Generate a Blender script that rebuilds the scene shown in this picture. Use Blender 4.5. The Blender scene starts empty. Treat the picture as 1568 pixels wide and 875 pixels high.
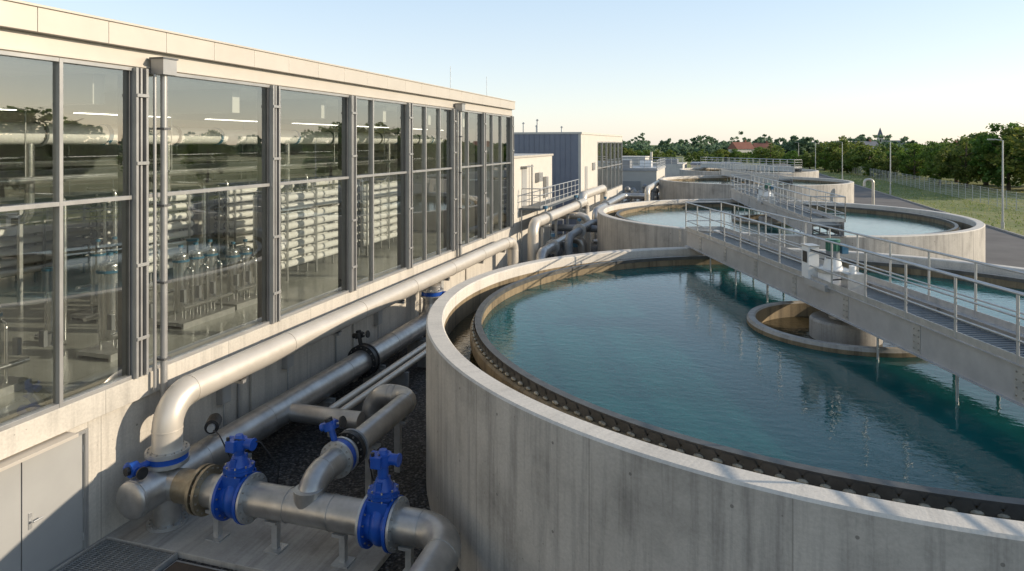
import bpy, math, random
import numpy as np
from mathutils import Vector, Matrix
random.seed(7); np.random.seed(7)
scene=bpy.context.scene
COL=scene.collection
R=math.radians
# ---------------------------------------------------------------- materials
def newmat(name):
    m=bpy.data.materials.new(name); m.use_nodes=True
    nt=m.node_tree; b=nt.nodes['Principled BSDF']; return m,nt,b
def ramp(nt,fac,stops):
    r=nt.nodes.new('ShaderNodeValToRGB'); e=r.color_ramp.elements
    while len(e)<len(stops): e.new(0.5)
    for i,(p,c) in enumerate(stops):
        e[i].position=p; e[i].color=(c[0],c[1],c[2],1)
    nt.links.new(fac,r.inputs[0]); return r.outputs[0]
def mth(nt,op,a,b=None,c=None):
    n=nt.nodes.new('ShaderNodeMath'); n.operation=op
    for i,x in enumerate((a,b,c)):
        if x is None: continue
        if isinstance(x,(int,float)): n.inputs[i].default_value=x
        else: nt.links.new(x,n.inputs[i])
    return n.outputs[0]
def mixc(nt,f,a,b,mode='MIX'):
    n=nt.nodes.new('ShaderNodeMix'); n.data_type='RGBA'; n.blend_type=mode
    for s,x in ((n.inputs[0],f),(n.inputs[6],a),(n.inputs[7],b)):
        if isinstance(x,(int,float)): s.default_value=x
        elif isinstance(x,tuple): s.default_value=(x[0],x[1],x[2],1)
        else: nt.links.new(x,s)
    return n.outputs[2]
def coords(nt,kind='Object',sc=(1,1,1)):
    tc=nt.nodes.new('ShaderNodeTexCoord'); mp=nt.nodes.new('ShaderNodeMapping')
    mp.inputs['Scale'].default_value=sc
    nt.links.new(tc.outputs[kind],mp.inputs[0]); return mp.outputs[0]
def noise(nt,vec,scale,detail=4,rough=.55,dist=0):
    n=nt.nodes.new('ShaderNodeTexNoise'); n.inputs['Scale'].default_value=scale
    n.inputs['Detail'].default_value=detail; n.inputs['Roughness'].default_value=rough
    n.inputs['Distortion'].default_value=dist
    nt.links.new(vec,n.inputs['Vector']); return n.outputs[0]
def bump(nt,b,h,strength,dist=.02):
    n=nt.nodes.new('ShaderNodeBump'); n.inputs['Strength'].default_value=strength
    n.inputs['Distance'].default_value=dist
    nt.links.new(h,n.inputs['Height']); nt.links.new(n.outputs[0],b.inputs['Normal'])
def var(name,c1,c2,scale=2,rough=.5,metal=0,bs=0,bd=.01,rvar=.1,kind='Object',sc=(1,1,1)):
    m,nt,b=newmat(name); v=coords(nt,kind,sc)
    n=noise(nt,v,scale,6,.6)
    nt.links.new(ramp(nt,n,[(.3,c1),(.7,c2)]),b.inputs['Base Color'])
    n2=noise(nt,v,scale*3.1,4)
    nt.links.new(mth(nt,'MULTIPLY_ADD',n2,rvar*2,rough-rvar),b.inputs['Roughness'])
    b.inputs['Metallic'].default_value=metal
    if bs: bump(nt,b,noise(nt,v,scale*8,4),bs,bd)
    return m
def concrete(name,base,holes=True,panel=2.4,stain=1.0,mottle=1.0):
    m,nt,b=newmat(name)
    v=coords(nt,'UV'); vs=coords(nt,'UV',(3.6,.2,1))
    sep=nt.nodes.new('ShaderNodeSeparateXYZ'); nt.links.new(v,sep.inputs[0]); x,y=sep.outputs[0],sep.outputs[1]
    n1=noise(nt,v,.75,7,.62); n2=noise(nt,vs,1.3,6,.68); n3=noise(nt,v,22,4,.6)
    d=tuple(c*(1-.42*mottle) for c in base); l=tuple(min(1,c*(1+.16*mottle)) for c in base)
    c=ramp(nt,n1,[(.25,d),(.5,base),(.75,l)])
    c=mixc(nt,1.0,c,ramp(nt,n2,[(.33,(1-.42*stain,1-.42*stain,1-.41*stain)),(.52,(1,1,1))]),'MULTIPLY')
    c=mixc(nt,1.0,c,ramp(nt,n3,[(.3,(.86,.86,.86)),(.65,(1.0,1.0,1.0))]),'MULTIPLY')
    if holes:
        pid=mth(nt,'FLOOR',mth(nt,'DIVIDE',x,panel))
        wn=nt.nodes.new('ShaderNodeTexWhiteNoise'); wn.noise_dimensions='1D'; nt.links.new(pid,wn.inputs['W'])
        c=mixc(nt,1.0,c,ramp(nt,wn.outputs[0],[(0,(.9,.9,.9)),(1,(1,1,1))]),'MULTIPLY')
        fx=mth(nt,'FRACT',mth(nt,'DIVIDE',x,panel))
        line=mth(nt,'LESS_THAN',fx,.007)
        hx=mth(nt,'MULTIPLY',mth(nt,'SUBTRACT',mth(nt,'FRACT',mth(nt,'DIVIDE',x,panel/2)),.5),panel/2)
        hy=mth(nt,'MULTIPLY',mth(nt,'SUBTRACT',mth(nt,'FRACT',mth(nt,'DIVIDE',y,1.15)),.5),1.15)
        dd=mth(nt,'SQRT',mth(nt,'ADD',mth(nt,'MULTIPLY',hx,hx),mth(nt,'MULTIPLY',hy,hy)))
        hole=mth(nt,'LESS_THAN',dd,.02)
        vo=nt.nodes.new('ShaderNodeTexVoronoi'); vo.inputs['Scale'].default_value=5; nt.links.new(v,vo.inputs['Vector'])
        pit=mth(nt,'LESS_THAN',vo.outputs['Distance'],.05)
        f=mth(nt,'MAXIMUM',mth(nt,'MULTIPLY',line,.45),mth(nt,'MAXIMUM',mth(nt,'MULTIPLY',hole,.7),mth(nt,'MULTIPLY',pit,.55)))
        c=mixc(nt,f,c,tuple(q*.25 for q in base))
    nt.links.new(c,b.inputs['Base Color']); b.inputs['Roughness'].default_value=.85
    bump(nt,b,mth(nt,'ADD',n3,n2),.35,.012)
    return m
M={}
M['conc']=concrete('weathered_concrete',(.52,.49,.44),stain=.85)
M['conc_plain']=concrete('smooth_concrete',(.68,.635,.56),holes=False,stain=.35,mottle=.45)
M['conc_wall']=concrete('cast_wall_concrete',(.58,.54,.47),stain=.5,mottle=.5,panel=3.0)
M['conc_algae']=concrete('algae_stained_concrete',(.26,.20,.12),holes=False,stain=1.3,mottle=1.2)
M['conc_slab']=concrete('slab_concrete',(.42,.395,.355),holes=False,stain=.8)
M['clad']=var('beige_cladding',(.52,.475,.41),(.56,.515,.45),1.2,.45,.2)
M['clad_white']=var('pale_render',(.55,.52,.46),(.60,.57,.51),1.2,.7)
M['clad_blue']=var('blue_grey_cladding',(.19,.205,.25),(.22,.235,.28),1.2,.5,.1)
M['alu']=var('window_aluminium',(.34,.335,.325),(.42,.415,.40),2,.38,.45)
M['alu_dark']=var('dark_window_frame',(.11,.112,.115),(.16,.16,.16),2,.4,.4)
M['galv']=var('galvanised_steel',(.42,.43,.43),(.58,.58,.57),6,.42,.65,rvar=.12)
M['galv_beam']=var('galvanised_beam',(.42,.42,.42),(.52,.52,.515),3,.5,.35,rvar=.1)
M['pipe_light']=var('aluminium_clad_pipe',(.60,.55,.475),(.70,.645,.56),1.5,.40,.4,rvar=.1,bs=.05,bd=.01)
M['pipe_steel']=var('brushed_steel_pipe',(.36,.35,.335),(.56,.545,.52),2.6,.36,.75,rvar=.16,bs=.05,bd=.01)
M['pipe_dark']=var('grey_painted_pipe',(.20,.215,.23),(.28,.29,.30),3,.45,.3)
M['blue']=var('blue_valve_paint',(.008,.06,.33),(.014,.09,.42),5,.35,0,bs=.15,bd=.004)
M['bluefl']=var('teal_coupling_paint',(.05,.15,.24),(.08,.20,.30),5,.4)
M['black']=var('black_plastic',(.012,.012,.014),(.03,.03,.03),5,.45)
M['brass']=var('bronzed_flange',(.28,.23,.16),(.42,.36,.26),8,.42,.75)
M['bolt']=var('zinc_bolts',(.30,.28,.25),(.45,.43,.4),9,.4,.8)
M['door']=var('grey_door_paint',(.33,.33,.32),(.37,.37,.355),1,.5)
M['white']=var('white_membrane_tube',(.80,.80,.78),(.87,.87,.85),2,.35)
M['green']=var('green_motor_paint',(.03,.13,.09),(.05,.18,.12),4,.4)
M['grate']=var('steel_grating',(.08,.10,.12),(.14,.16,.18),30,.5,.5)
M['rust']=var('rusty_steel_plate',(.06,.045,.035),(.10,.075,.055),4,.7,.3)
M['floor_int']=var('epoxy_floor',(.36,.37,.34),(.43,.44,.41),.6,.22)
M['wall_int']=var('interior_wall',(.60,.59,.54),(.67,.66,.61),.5,.7)
M['stain']=var('stainless_vessel',(.60,.61,.61),(.72,.72,.71),3,.25,.9,rvar=.06)
M['ceil']=var('ceiling_deck',(.40,.40,.38),(.48,.48,.45),.7,.7)
M['roof']=var('roof_membrane',(.30,.30,.30),(.38,.38,.37),.7,.85)
M['bark']=var('bark',(.06,.045,.03),(.11,.085,.06),5,.9,bs=.5,bd=.05)
M['tile']=var('red_roof_tiles',(.20,.08,.055),(.28,.12,.08),.4,.8)
M['slate']=var('slate_roof',(.12,.13,.15),(.17,.18,.20),.4,.7)
M['asphalt']=var('asphalt',(.12,.11,.10),(.18,.165,.15),.35,.9,bs=.3,bd=.01)
M['foam']=var('wet_weir_spill',(.10,.085,.055),(.42,.38,.29),9,.25)
M['weirplate']=var('weir_plate_steel',(.07,.07,.065),(.13,.125,.115),4,.45,.3)
def lampm():
    m,nt,b=newmat('linear_luminaire'); b.inputs['Base Color'].default_value=(.8,.8,.75,1)
    b.inputs['Emission Color'].default_value=(1,.95,.82,1); b.inputs['Emission Strength'].default_value=4; return m
M['lum']=lampm()
def gravel():
    m,nt,b=newmat('dark_gravel'); v=coords(nt,'Object')
    vo=nt.nodes.new('ShaderNodeTexVoronoi'); vo.inputs['Scale'].default_value=19; nt.links.new(v,vo.inputs['Vector'])
    sp=nt.nodes.new('ShaderNodeSeparateColor'); nt.links.new(vo.outputs['Color'],sp.inputs[0])
    c=ramp(nt,sp.outputs[0],[(0,(.03,.03,.032)),(.6,(.085,.084,.083)),(1,(.20,.19,.18))])
    sh=ramp(nt,vo.outputs['Distance'],[(.25,(1,1,1)),(.7,(.2,.2,.2))])
    c=mixc(nt,1,c,sh,'MULTIPLY')
    c=mixc(nt,1,c,ramp(nt,noise(nt,v,.5,5),[(.3,(.75,.72,.68)),(.7,(1,1,1))]),'MULTIPLY')
    nt.links.new(c,b.inputs['Base Color']); b.inputs['Roughness'].default_value=.8
    bump(nt,b,mth(nt,'MULTIPLY',vo.outputs['Distance'],-1),1,.04); return m
M['gravel']=gravel()
def grassm():
    m,nt,b=newmat('dry_grass_ground'); v=coords(nt,'Object')
    n=noise(nt,v,.06,8,.6); n2=noise(nt,v,1.7,6,.7)
    c=ramp(nt,n,[(.35,(.15,.19,.05)),(.5,(.24,.26,.08)),(.65,(.38,.34,.15))])
    c=mixc(nt,1,c,ramp(nt,n2,[(.3,(.65,.65,.65)),(.7,(1.1,1.1,1.1))]),'MULTIPLY')
    nt.links.new(c,b.inputs['Base Color']); b.inputs['Roughness'].default_value=.95
    bump(nt,b,n2,.5,.06); return m
M['grass']=grassm()
def blades():
    m,nt,b=newmat('grass_blades'); g=nt.nodes.new('ShaderNodeNewGeometry')
    c=ramp(nt,g.outputs['Random Per Island'],[(0,(.16,.24,.04)),(.5,(.26,.30,.09)),(1,(.46,.42,.20))])
    nt.links.new(c,b.inputs['Base Color']); b.inputs['Roughness'].default_value=.8
    tr=nt.nodes.new('ShaderNodeBsdfTranslucent'); nt.links.new(c,tr.inputs[0])
    mx=nt.nodes.new('ShaderNodeMixShader'); mx.inputs[0].default_value=.4
    nt.links.new(b.outputs[0],mx.inputs[1]); nt.links.new(tr.outputs[0],mx.inputs[2])
    nt.links.new(mx.outputs[0],nt.nodes['Material Output'].inputs[0]); return m
M['blades']=blades()
def leaves(name,a,bc,c3):
    m,nt,b=newmat(name); g=nt.nodes.new('ShaderNodeNewGeometry')
    c=ramp(nt,g.outputs['Random Per Island'],[(0,a),(.6,bc),(1,c3)])
    v=coords(nt,'Object'); n=noise(nt,v,.5,3)
    c=mixc(nt,1,c,ramp(nt,n,[(.35,(.6,.62,.6)),(.65,(1.15,1.12,1))]),'MULTIPLY')
    oi=nt.nodes.new('ShaderNodeObjectInfo')
    c=mixc(nt,1,c,ramp(nt,oi.outputs['Random'],[(0,(.75,.92,.8)),(1,(1.2,1.1,.9))]),'MULTIPLY')
    nt.links.new(c,b.inputs['Base Color']); b.inputs['Roughness'].default_value=.65
    tr=nt.nodes.new('ShaderNodeBsdfTranslucent'); nt.links.new(c,tr.inputs[0])
    mx=nt.nodes.new('ShaderNodeMixShader'); mx.inputs[0].default_value=.45
    nt.links.new(b.outputs[0],mx.inputs[1]); nt.links.new(tr.outputs[0],mx.inputs[2])
    nt.links.new(mx.outputs[0],nt.nodes['Material Output'].inputs[0]); return m
M['leafA']=leaves('green_leaves',(.07,.14,.025),(.13,.23,.04),(.24,.34,.08))
M['leafB']=leaves('olive_leaves',(.10,.15,.035),(.18,.24,.06),(.33,.34,.10))
M['leafFar']=leaves('hazed_distant_foliage',(.17,.23,.17),(.22,.285,.21),(.29,.34,.25))  # aerial haze painted into the leaf colour as paler, bluer greens
def water(name,base,sc,st,sss=0):
    m,nt,b=newmat(name); v=coords(nt,'Object',(1,1.9,1)); v2=coords(nt,'Object',(1.4,1,1))
    n=noise(nt,v,sc,3,.5,.5); n2=noise(nt,v2,sc*2.7,2,.5); n3=noise(nt,v,.25,3)
    c=ramp(nt,n3,[(.35,tuple(x*.85 for x in base)),(.65,tuple(x*1.15 for x in base))])
    nt.links.new(c,b.inputs['Base Color']); b.inputs['Roughness'].default_value=.02; b.inputs['IOR'].default_value=1.333
    if sss:
        b.subsurface_method='BURLEY'; b.inputs['Subsurface Weight'].default_value=1
        b.inputs['Subsurface Radius'].default_value=(.5,1,1); b.inputs['Subsurface Scale'].default_value=sss
    h=mth(nt,'ADD',n,mth(nt,'MULTIPLY',n2,.3)); bump(nt,b,h,st,.05); return m
M['water']=water('clarifier_water',(.008,.086,.086),3.6,.10,1.2)
M['water_dark']=water('launder_water',(.045,.036,.018),4,.15)
def glass():
    m,nt,b=newmat('window_glass'); nt.nodes.remove(b)
    t=nt.nodes.new('ShaderNodeBsdfTransparent'); t.inputs[0].default_value=(.91,.94,.91,1)
    g=nt.nodes.new('ShaderNodeBsdfGlossy'); g.inputs['Roughness'].default_value=.005; g.inputs[0].default_value=(.95,.97,.97,1)
    f=nt.nodes.new('ShaderNodeFresnel'); f.inputs[0].default_value=1.6
    bp=nt.nodes.new('ShaderNodeBump'); bp.inputs['Strength'].default_value=.03; bp.inputs['Distance'].default_value=.02
    nt.links.new(noise(nt,coords(nt,'Object'),.9,1),bp.inputs['Height'])
    nt.links.new(bp.outputs[0],g.inputs['Normal'])
    mx=nt.nodes.new('ShaderNodeMixShader')
    nt.links.new(mth(nt,'MULTIPLY_ADD',f.outputs[0],.9,.19),mx.inputs[0])
    nt.links.new(t.outputs[0],mx.inputs[1]); nt.links.new(g.outputs[0],mx.inputs[2])
    nt.links.new(mx.outputs[0],nt.nodes['Material Output'].inputs[0]); return m
M['glass']=glass()
# ---------------------------------------------------------------- builder
def bend(pts,Rb,n=8):
    pts=[Vector(p) for p in pts]; out=[pts[0]]; joints=[]
    for i in range(1,len(pts)-1):
        p=pts[i]; a=p-pts[i-1]; b=pts[i+1]-p; la,lb=a.length,b.length; a.normalize(); b.normalize()
        ang=a.angle(b)
        if ang<.02: out.append(p); continue
        t=min(Rb*math.tan(ang/2),la*.49 if i>1 else la*.95,lb*.49 if i<len(pts)-2 else lb*.95); Rr=t/math.tan(ang/2)
        nn=(b-a*a.dot(b)).normalized(); s=p-a*t; c=s+nn*Rr
        for k in range(n+1):
            ph=ang*k/n; out.append(c+(-nn*math.cos(ph)+a*math.sin(ph))*Rr)
        joints.append((s,a)); joints.append((p+b*t,b))
    out.append(pts[-1]); return out,joints
class MB:
    def __init__(s,name): s.name=name; s.v=[];s.f=[];s.m=[];s.s=[];s.uv=[];s.mats=[];s.T=Matrix.Identity(4)
    def mi(s,mat):
        mat=M[mat]
        if mat not in s.mats: s.mats.append(mat)
        return s.mats.index(mat)
    def add(s,vs,fs,mat,smooth=False,uvs=None):
        o=len(s.v); k=s.mi(mat)
        for p in vs: s.v.append(tuple(s.T@Vector(p)))
        for i,f in enumerate(fs):
            s.f.append([o+q for q in f]); s.m.append(k); s.s.append(smooth)
            s.uv.append(uvs[i] if uvs else [(0.,0.)]*len(f))
    def box(s,x0,x1,y0,y1,z0,z1,mat):
        if x0>x1:x0,x1=x1,x0
        if y0>y1:y0,y1=y1,y0
        if z0>z1:z0,z1=z1,z0
        vs=[(x0,y0,z0),(x1,y0,z0),(x1,y1,z0),(x0,y1,z0),(x0,y0,z1),(x1,y0,z1),(x1,y1,z1),(x0,y1,z1)]
        fs=[(0,3,2,1),(4,5,6,7),(0,1,5,4),(1,2,6,5),(2,3,7,6),(3,0,4,7)]
        ax=[(0,1),(0,1),(0,2),(1,2),(0,2),(1,2)]
        uvs=[[(vs[q][a],vs[q][b]) for q in f] for f,(a,b) in zip(fs,ax)]
        s.add(vs,fs,mat,False,uvs)
    def sweep(s,pts,r,mat,seg=24,caps=True,radii=None):
        pts=[Vector(p) for p in pts]; n=len(pts); vs=[];uvl=[]
        t0=(pts[1]-pts[0]).normalized(); up=Vector((0,0,1)) if abs(t0.z)<.9 else Vector((1,0,0))
        nrm=t0.cross(up).normalized(); L=0
        for i,p in enumerate(pts):
            if i==0:t=t0
            elif i==n-1:t=(pts[i]-pts[i-1]).normalized()
            else:t=((pts[i]-pts[i-1]).normalized()+(pts[i+1]-pts[i]).normalized()).normalized()
            nrm=(nrm-t*nrm.dot(t)).normalized(); bn=t.cross(nrm)
            rr=radii[i] if radii else r
            if i: L+=(pts[i]-pts[i-1]).length
            for k in range(seg):
                a=2*math.pi*k/seg; vs.append(p+nrm*math.cos(a)*rr+bn*math.sin(a)*rr)
            uvl.append(L)
        fs=[];uvs=[]
        for i in range(n-1):
            for k in range(seg):
                k2=(k+1)%seg; fs.append((i*seg+k,i*seg+k2,(i+1)*seg+k2,(i+1)*seg+k))
                u0=k/seg*2*math.pi*r;u1=(k+1)/seg*2*math.pi*r
                uvs.append([(u0,uvl[i]),(u1,uvl[i]),(u1,uvl[i+1]),(u0,uvl[i+1])])
        s.add(vs,fs,mat,True,uvs)
        if caps:
            s.add(vs[:seg],[tuple(range(seg))[::-1]],mat); s.add(vs[-seg:],[tuple(range(seg))],mat)
    def cyl(s,a,b,r,mat,seg=20,r2=None):
        s.sweep([a,b],r,mat,seg,True,[r,r2 if r2 is not None else r])
    def pipe(s,pts,r,mat,Rb=None,seg=28,collars=True,every=0,n=8):
        path,j=bend(pts,Rb or r*2.2,n); s.sweep(path,r,mat,seg)
        if collars:
            for p,d in j: s.cyl(p-d*.012,p+d*.012,r*1.03,mat,seg)
    def flange(s,p,d,r,mat,th=.045,bolts=12,boltmat='bolt'):
        p=Vector(p);d=Vector(d).normalized(); s.cyl(p-d*th/2,p+d*th/2,r,mat,32)
        up=Vector((0,0,1)) if abs(d.z)<.9 else Vector((1,0,0)); a=d.cross(up).normalized(); b=d.cross(a)
        for k in range(bolts):
            t=2*math.pi*(k+.5)/bolts; q=p+(a*math.cos(t)+b*math.sin(t))*r*.87
            s.cyl(q-d*(th/2+.022),q+d*(th/2+.022),.016,boltmat,6)
    def sphere(s,c,r,mat,sc=(1,1,1),seg=20,rings=12,half=False):
        c=Vector(c);vs=[];fs=[];z0=-math.pi/2 if not half else 0
        for i in range(rings+1):
            th=z0+(math.pi/2-z0)*i/rings
            for k in range(seg):
                a=2*math.pi*k/seg; vs.append(c+Vector((math.cos(th)*math.cos(a)*r*sc[0],math.cos(th)*math.sin(a)*r*sc[1],math.sin(th)*r*sc[2])))
        for i in range(rings):
            for k in range(seg):
                k2=(k+1)%seg; fs.append((i*seg+k,i*seg+k2,(i+1)*seg+k2,(i+1)*seg+k))
        s.add(vs,fs,mat,True)
    def lathe(s,c,prof,mat,seg=256):
        for (r0,z0),(r1,z1) in zip(prof[:-1],prof[1:]):
            vs=[];fs=[];uvs=[];sl=math.hypot(r1-r0,z1-z0); flat=abs(z1-z0)<1e-4
            for k in range(seg):
                a=2*math.pi*k/seg; ca,sa=math.cos(a),math.sin(a)
                vs.append((c[0]+r0*ca,c[1]+r0*sa,z0)); vs.append((c[0]+r1*ca,c[1]+r1*sa,z1))
            Rm=max(r0,r1)
            for k in range(seg):
                k2=(k+1)%seg; fs.append((2*k,2*k2,2*k2+1,2*k+1))
                u0=k/seg*2*math.pi*Rm;u1=(k+1)/seg*2*math.pi*Rm
                va=z0 if not flat else 0; vb=z1 if not flat else sl
                uvs.append([(u0,va),(u1,va),(u1,vb),(u0,vb)])
            s.add(vs,fs,mat,True,uvs)
    def disc(s,c,r,z,mat,seg=128):
        s.add([(c[0]+r*math.cos(2*math.pi*k/seg),c[1]+r*math.sin(2*math.pi*k/seg),z) for k in range(seg)],[tuple(range(seg))],mat)
    def rail(s,a,b,h,sp,mat,r=.022,nr=2,toe=True):
        a=Vector(a);b=Vector(b);d=b-a;L=d.length;d.normalize();n=max(1,round(L/sp))
        for k in range(n+1):
            p=a+d*L*k/n; s.cyl(p,p+Vector((0,0,h)),r,mat,8)
        s.cyl(a+Vector((0,0,h)),b+Vector((0,0,h)),r*1.1,mat,8)
        for q in range(nr):
            hh=h*(q+1)/(nr+1)*1.0; s.cyl(a+Vector((0,0,hh)),b+Vector((0,0,hh)),r*.8,mat,8)
        if toe:
            side=d.cross(Vector((0,0,1)))*.006; z=Vector((0,0,.12))
            vs=[a+side,b+side,b+side+z,a+side+z,a-side,b-side,b-side+z,a-side+z]
            s.add(vs,[(0,1,2,3),(7,6,5,4),(3,2,6,7),(0,4,5,1)],mat)
    def build(s,parent=None,bevel=0,recalc=True):
        me=bpy.data.meshes.new(s.name); me.from_pydata(s.v,[],s.f); 
        for m in s.mats: me.materials.append(m)
        me.polygons.foreach_set('material_index',s.m); me.polygons.foreach_set('use_smooth',s.s)
        uv=me.uv_layers.new(name='UVMap'); flat=[c for f in s.uv for p in f for c in p]
        uv.data.foreach_set('uv',flat); me.update()
        if recalc:
            import bmesh
            bm=bmesh.new();bm.from_mesh(me);bmesh.ops.recalc_face_normals(bm,faces=bm.faces);bm.to_mesh(me);bm.free()
        o=bpy.data.objects.new(s.name,me); COL.objects.link(o)
        if parent: o.parent=parent
        if bevel:
            b=o.modifiers.new('bevel','BEVEL'); b.width=bevel;b.segments=2;b.limit_method='ANGLE';b.angle_limit=R(50)
        return o
def empty(name):
    o=bpy.data.objects.new(name,None); COL.objects.link(o); return o
# ---------------------------------------------------------------- ground
g=MB('ground'); g.add([(-3000,-3000,0),(3000,-3000,0),(3000,3000,0),(-3000,3000,0)],[(0,1,2,3)],'grass'); g.build(recalc=False)
g=MB('gravel'); g.add([(-30,-20,.004),(12.6,-20,.004),(12.6,125,.004),(-30,125,.004)],[(0,1,2,3)],'gravel'); g.build(recalc=False)
g=MB('road')
g.add([(13.4,-40,.006),(20.6,-40,.006),(20.6,420,.006),(13.4,420,.006)],[(0,1,2,3)],'asphalt')
g.build(recalc=False)
g=MB('kerb'); 
for y in range(-40,250,1):
    g.box(20.6,20.75,y,y+.985,0,.12,'conc_slab'); g.box(13.25,13.4,y,y+.985,0,.12,'conc_slab')
g.build()
g=MB('concrete_pad'); g.box(-10,-5.2,9.08,10.5,0,.1,'conc_slab'); g.box(-10,-9.95,6,9.08,0,.1,'conc_slab'); g.build(bevel=.01)
g=MB('floor_grating'); g.box(-9.93,-8.5,7.0,9.06,0,.05,'grate')
for i in range(46): g.box(-9.9,-8.53,7.02+i*.044,7.02+i*.044+.009,.05,.085,'galv')
for i in range(12): g.box(-9.88+i*.12,-9.873+i*.12,7.02,9.04,.05,.083,'galv')
g.box(-8.5,-8.46,7.0,9.06,0,.1,'galv')
g.build()
g=MB('access_cover'); g.box(-8.38,-7.0,7.3,8.94,0,.05,'rust'); g.box(-8.42,-6.95,7.24,9.0,0,.03,'galv'); g.build(bevel=.01)
# ---------------------------------------------------------------- clarifier tanks
RO=9.06; RI=8.71; RW=7.93; RIM=3.15; WZ=2.72
def tank(c,full,rot):
    p=empty('clarifier_tank')
    b=MB('concrete_wall')
    b.lathe(c,[(RO,0),(RO,RIM-.03)],'conc'); 
    b.lathe(c,[(RO,RIM-.03),(RO-.03,RIM),(RI+.03,RIM),(RI,RIM-.03)],'conc_plain')
    b.lathe(c,[(RI,RIM-.03),(RI,2.88)],'conc_plain'); b.lathe(c,[(RI,2.88),(RI,2.35),(RW+.1,2.35)],'conc_algae'); b.lathe(c,[(RW+.1,2.35),(RW+.1,2.92),(RW,2.92),(RW,1.6)],'conc_algae')
    b.build(p,recalc=False)
    w=MB('water'); w.lathe(c,[(RW+.002,WZ),(1.9,WZ)],'water',128)
    w.lathe(c,[(RI,2.40),(RW+.1,2.40)],'water_dark'); w.build(p,recalc=False)
    if full:
        n=210; w=MB('notched_weir_plate'); vs=[];fs=[]
        r=RW+.135
        def P(a,z,rr): return (c[0]+rr*math.cos(a),c[1]+rr*math.sin(a),z)
        for k in range(n):
            a0=2*math.pi*k/n; st=2*math.pi/n
            aa=[a0,a0+st*.3,a0+st*.5,a0+st*.7,a0+st]; zz=[2.98,2.98,2.90,2.98,2.98]
            for rr in (r,r+.012):
                o=len(vs)
                for a,z in zip(aa,zz): vs.append(P(a,2.84,rr)); vs.append(P(a,z,rr))
                for q in range(4): fs.append((o+2*q,o+2*q+2,o+2*q+3,o+2*q+1))
            am=a0+st*.5
            w.T=Matrix.Translation(P(am,2.865+random.uniform(-.008,.008),r+.03))@Matrix.Rotation(am,4,'Z')
            w.sphere((0,0,0),.05,'foam',(.75,1.25+.25*random.random(),.5+.2*random.random()),10,6)
            w.T=Matrix.Identity(4)
        w.add(vs,fs,'weirplate')
        w.lathe(c,[(RW-.01,2.90),(RW-.01,3.0),(RW+.13,3.0),(RW+.13,2.93)],'weirplate')
        w.lathe(c,[(RW+.101,2.60),(RW+.23,2.60),(RW+.23,2.80),(RW+.20,2.835),(RW+.101,2.84)],'conc_algae')
        w.build(p,recalc=False)
    i=MB('inlet_well')
    i.lathe(c,[(2.03,2.2),(2.03,2.80)],'conc_algae' if full else 'conc_plain',96)
    i.lathe(c,[(2.03,2.80),(2.0,2.87),(1.87,2.87),(1.84,2.84)],'conc_slab',96)
    i.lathe(c,[(1.84,2.84),(1.84,2.1)],'conc_algae',96)
    i.disc(c,1.85,2.52,'water_dark',64)
    i.lathe(c,[(.72,2.0),(.72,2.90),(.68,2.95),(0,2.95)],'conc_slab',48)
    i.cyl((c[0],c[1],2.94),(c[0],c[1],3.28),.34,'pipe_dark',24,.17)
    i.build(p,recalc=False)
    return p
T=[(2.56,16.41),(2.53,38.0),(2.85,72.2),(3.24,99.9)]
rots=[R(20.4),R(8.67),R(15),R(40)]
for k,c in enumerate(T): tank(c,k<2,rots[k])
def bridge(c,rot,detail=True):
    b=MB('clarifier_bridge'); b.T=Matrix.Translation((c[0],c[1],0))@Matrix.Rotation(rot,4,'Z')
    H=9.15; z0,z1=3.17,3.72
    for sx in(-1,1):
        b.box(sx*.60,sx*.585,-H,H,z0+.012,z1-.012,'galv_beam')
        b.box(sx*.66,sx*.50,-H,H,z1-.012,z1,'galv_beam'); b.box(sx*.66,sx*.50,-H,H,z0,z0+.012,'galv_beam')
        for k in range(-4,5):
            b.box(sx*.584,sx*.52,k*2.2-.006,k*2.2+.006,z0+.012,z1-.012,'galv_beam')
            b.box(sx*.608,sx*.601,k*2.2+1.0,k*2.2+1.2,z0+.04,z1-.04,'galv')
            for q in range(4):
                for yy in(1.04,1.16): b.cyl((sx*.608,k*2.2+yy,z0+.1+q*.11),(sx*.62,k*2.2+yy,z0+.1+q*.11),.012,'bolt',6)
        b.rail((sx*.63,-H,z1),(sx*.63,H,z1),.97,1.22,'galv',.021,2)
    b.box(-.49,.49,-H,H,3.56,3.60,'grate')
    for k in range(int(H*2/.12)):
        y=-H+.06+k*.12; b.box(-.49,.49,y,y+.012,3.60,3.618,'galv')
    for k in range(-7,8): b.box(-.58,.58,k*1.2-.03,k*1.2+.03,3.44,3.56,'galv_beam')
    for e in(-1,1):
        b.box(-.7,.7,e*(H-.02),e*(H-.5),RIM,RIM+.018,'galv_beam')
        b.rail((-.63,e*H,z1),(.63,e*H,z1),.97,1.3,'galv',.021,2)
    for e in(-1,1):
        b.cyl((.78,e*2.1,2.83),(.78,e*7.85,2.83),.045,'pipe_dark',12)
        b.cyl((.95,e*2.1,2.78),(.95,e*7.85,2.78),.03,'rust',10)
        for k in range(6):
            y=e*(2.4+k*1.05)
            b.cyl((.72,y,2.4),(.72,y,3.2),.028,'pipe_dark',10); b.cyl((-.55,y+.3,2.5),(-.55,y+.3,3.2),.022,'galv',10) if k%2==0 else None
            b.box(.70,1.0,y-.02,y+.02,2.84,2.88,'galv')
    b.build(recalc=False)
for k in (0,1): bridge(T[k],rots[k])
bridge(T[2],rots[2]); bridge(T[3],rots[3])
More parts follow.
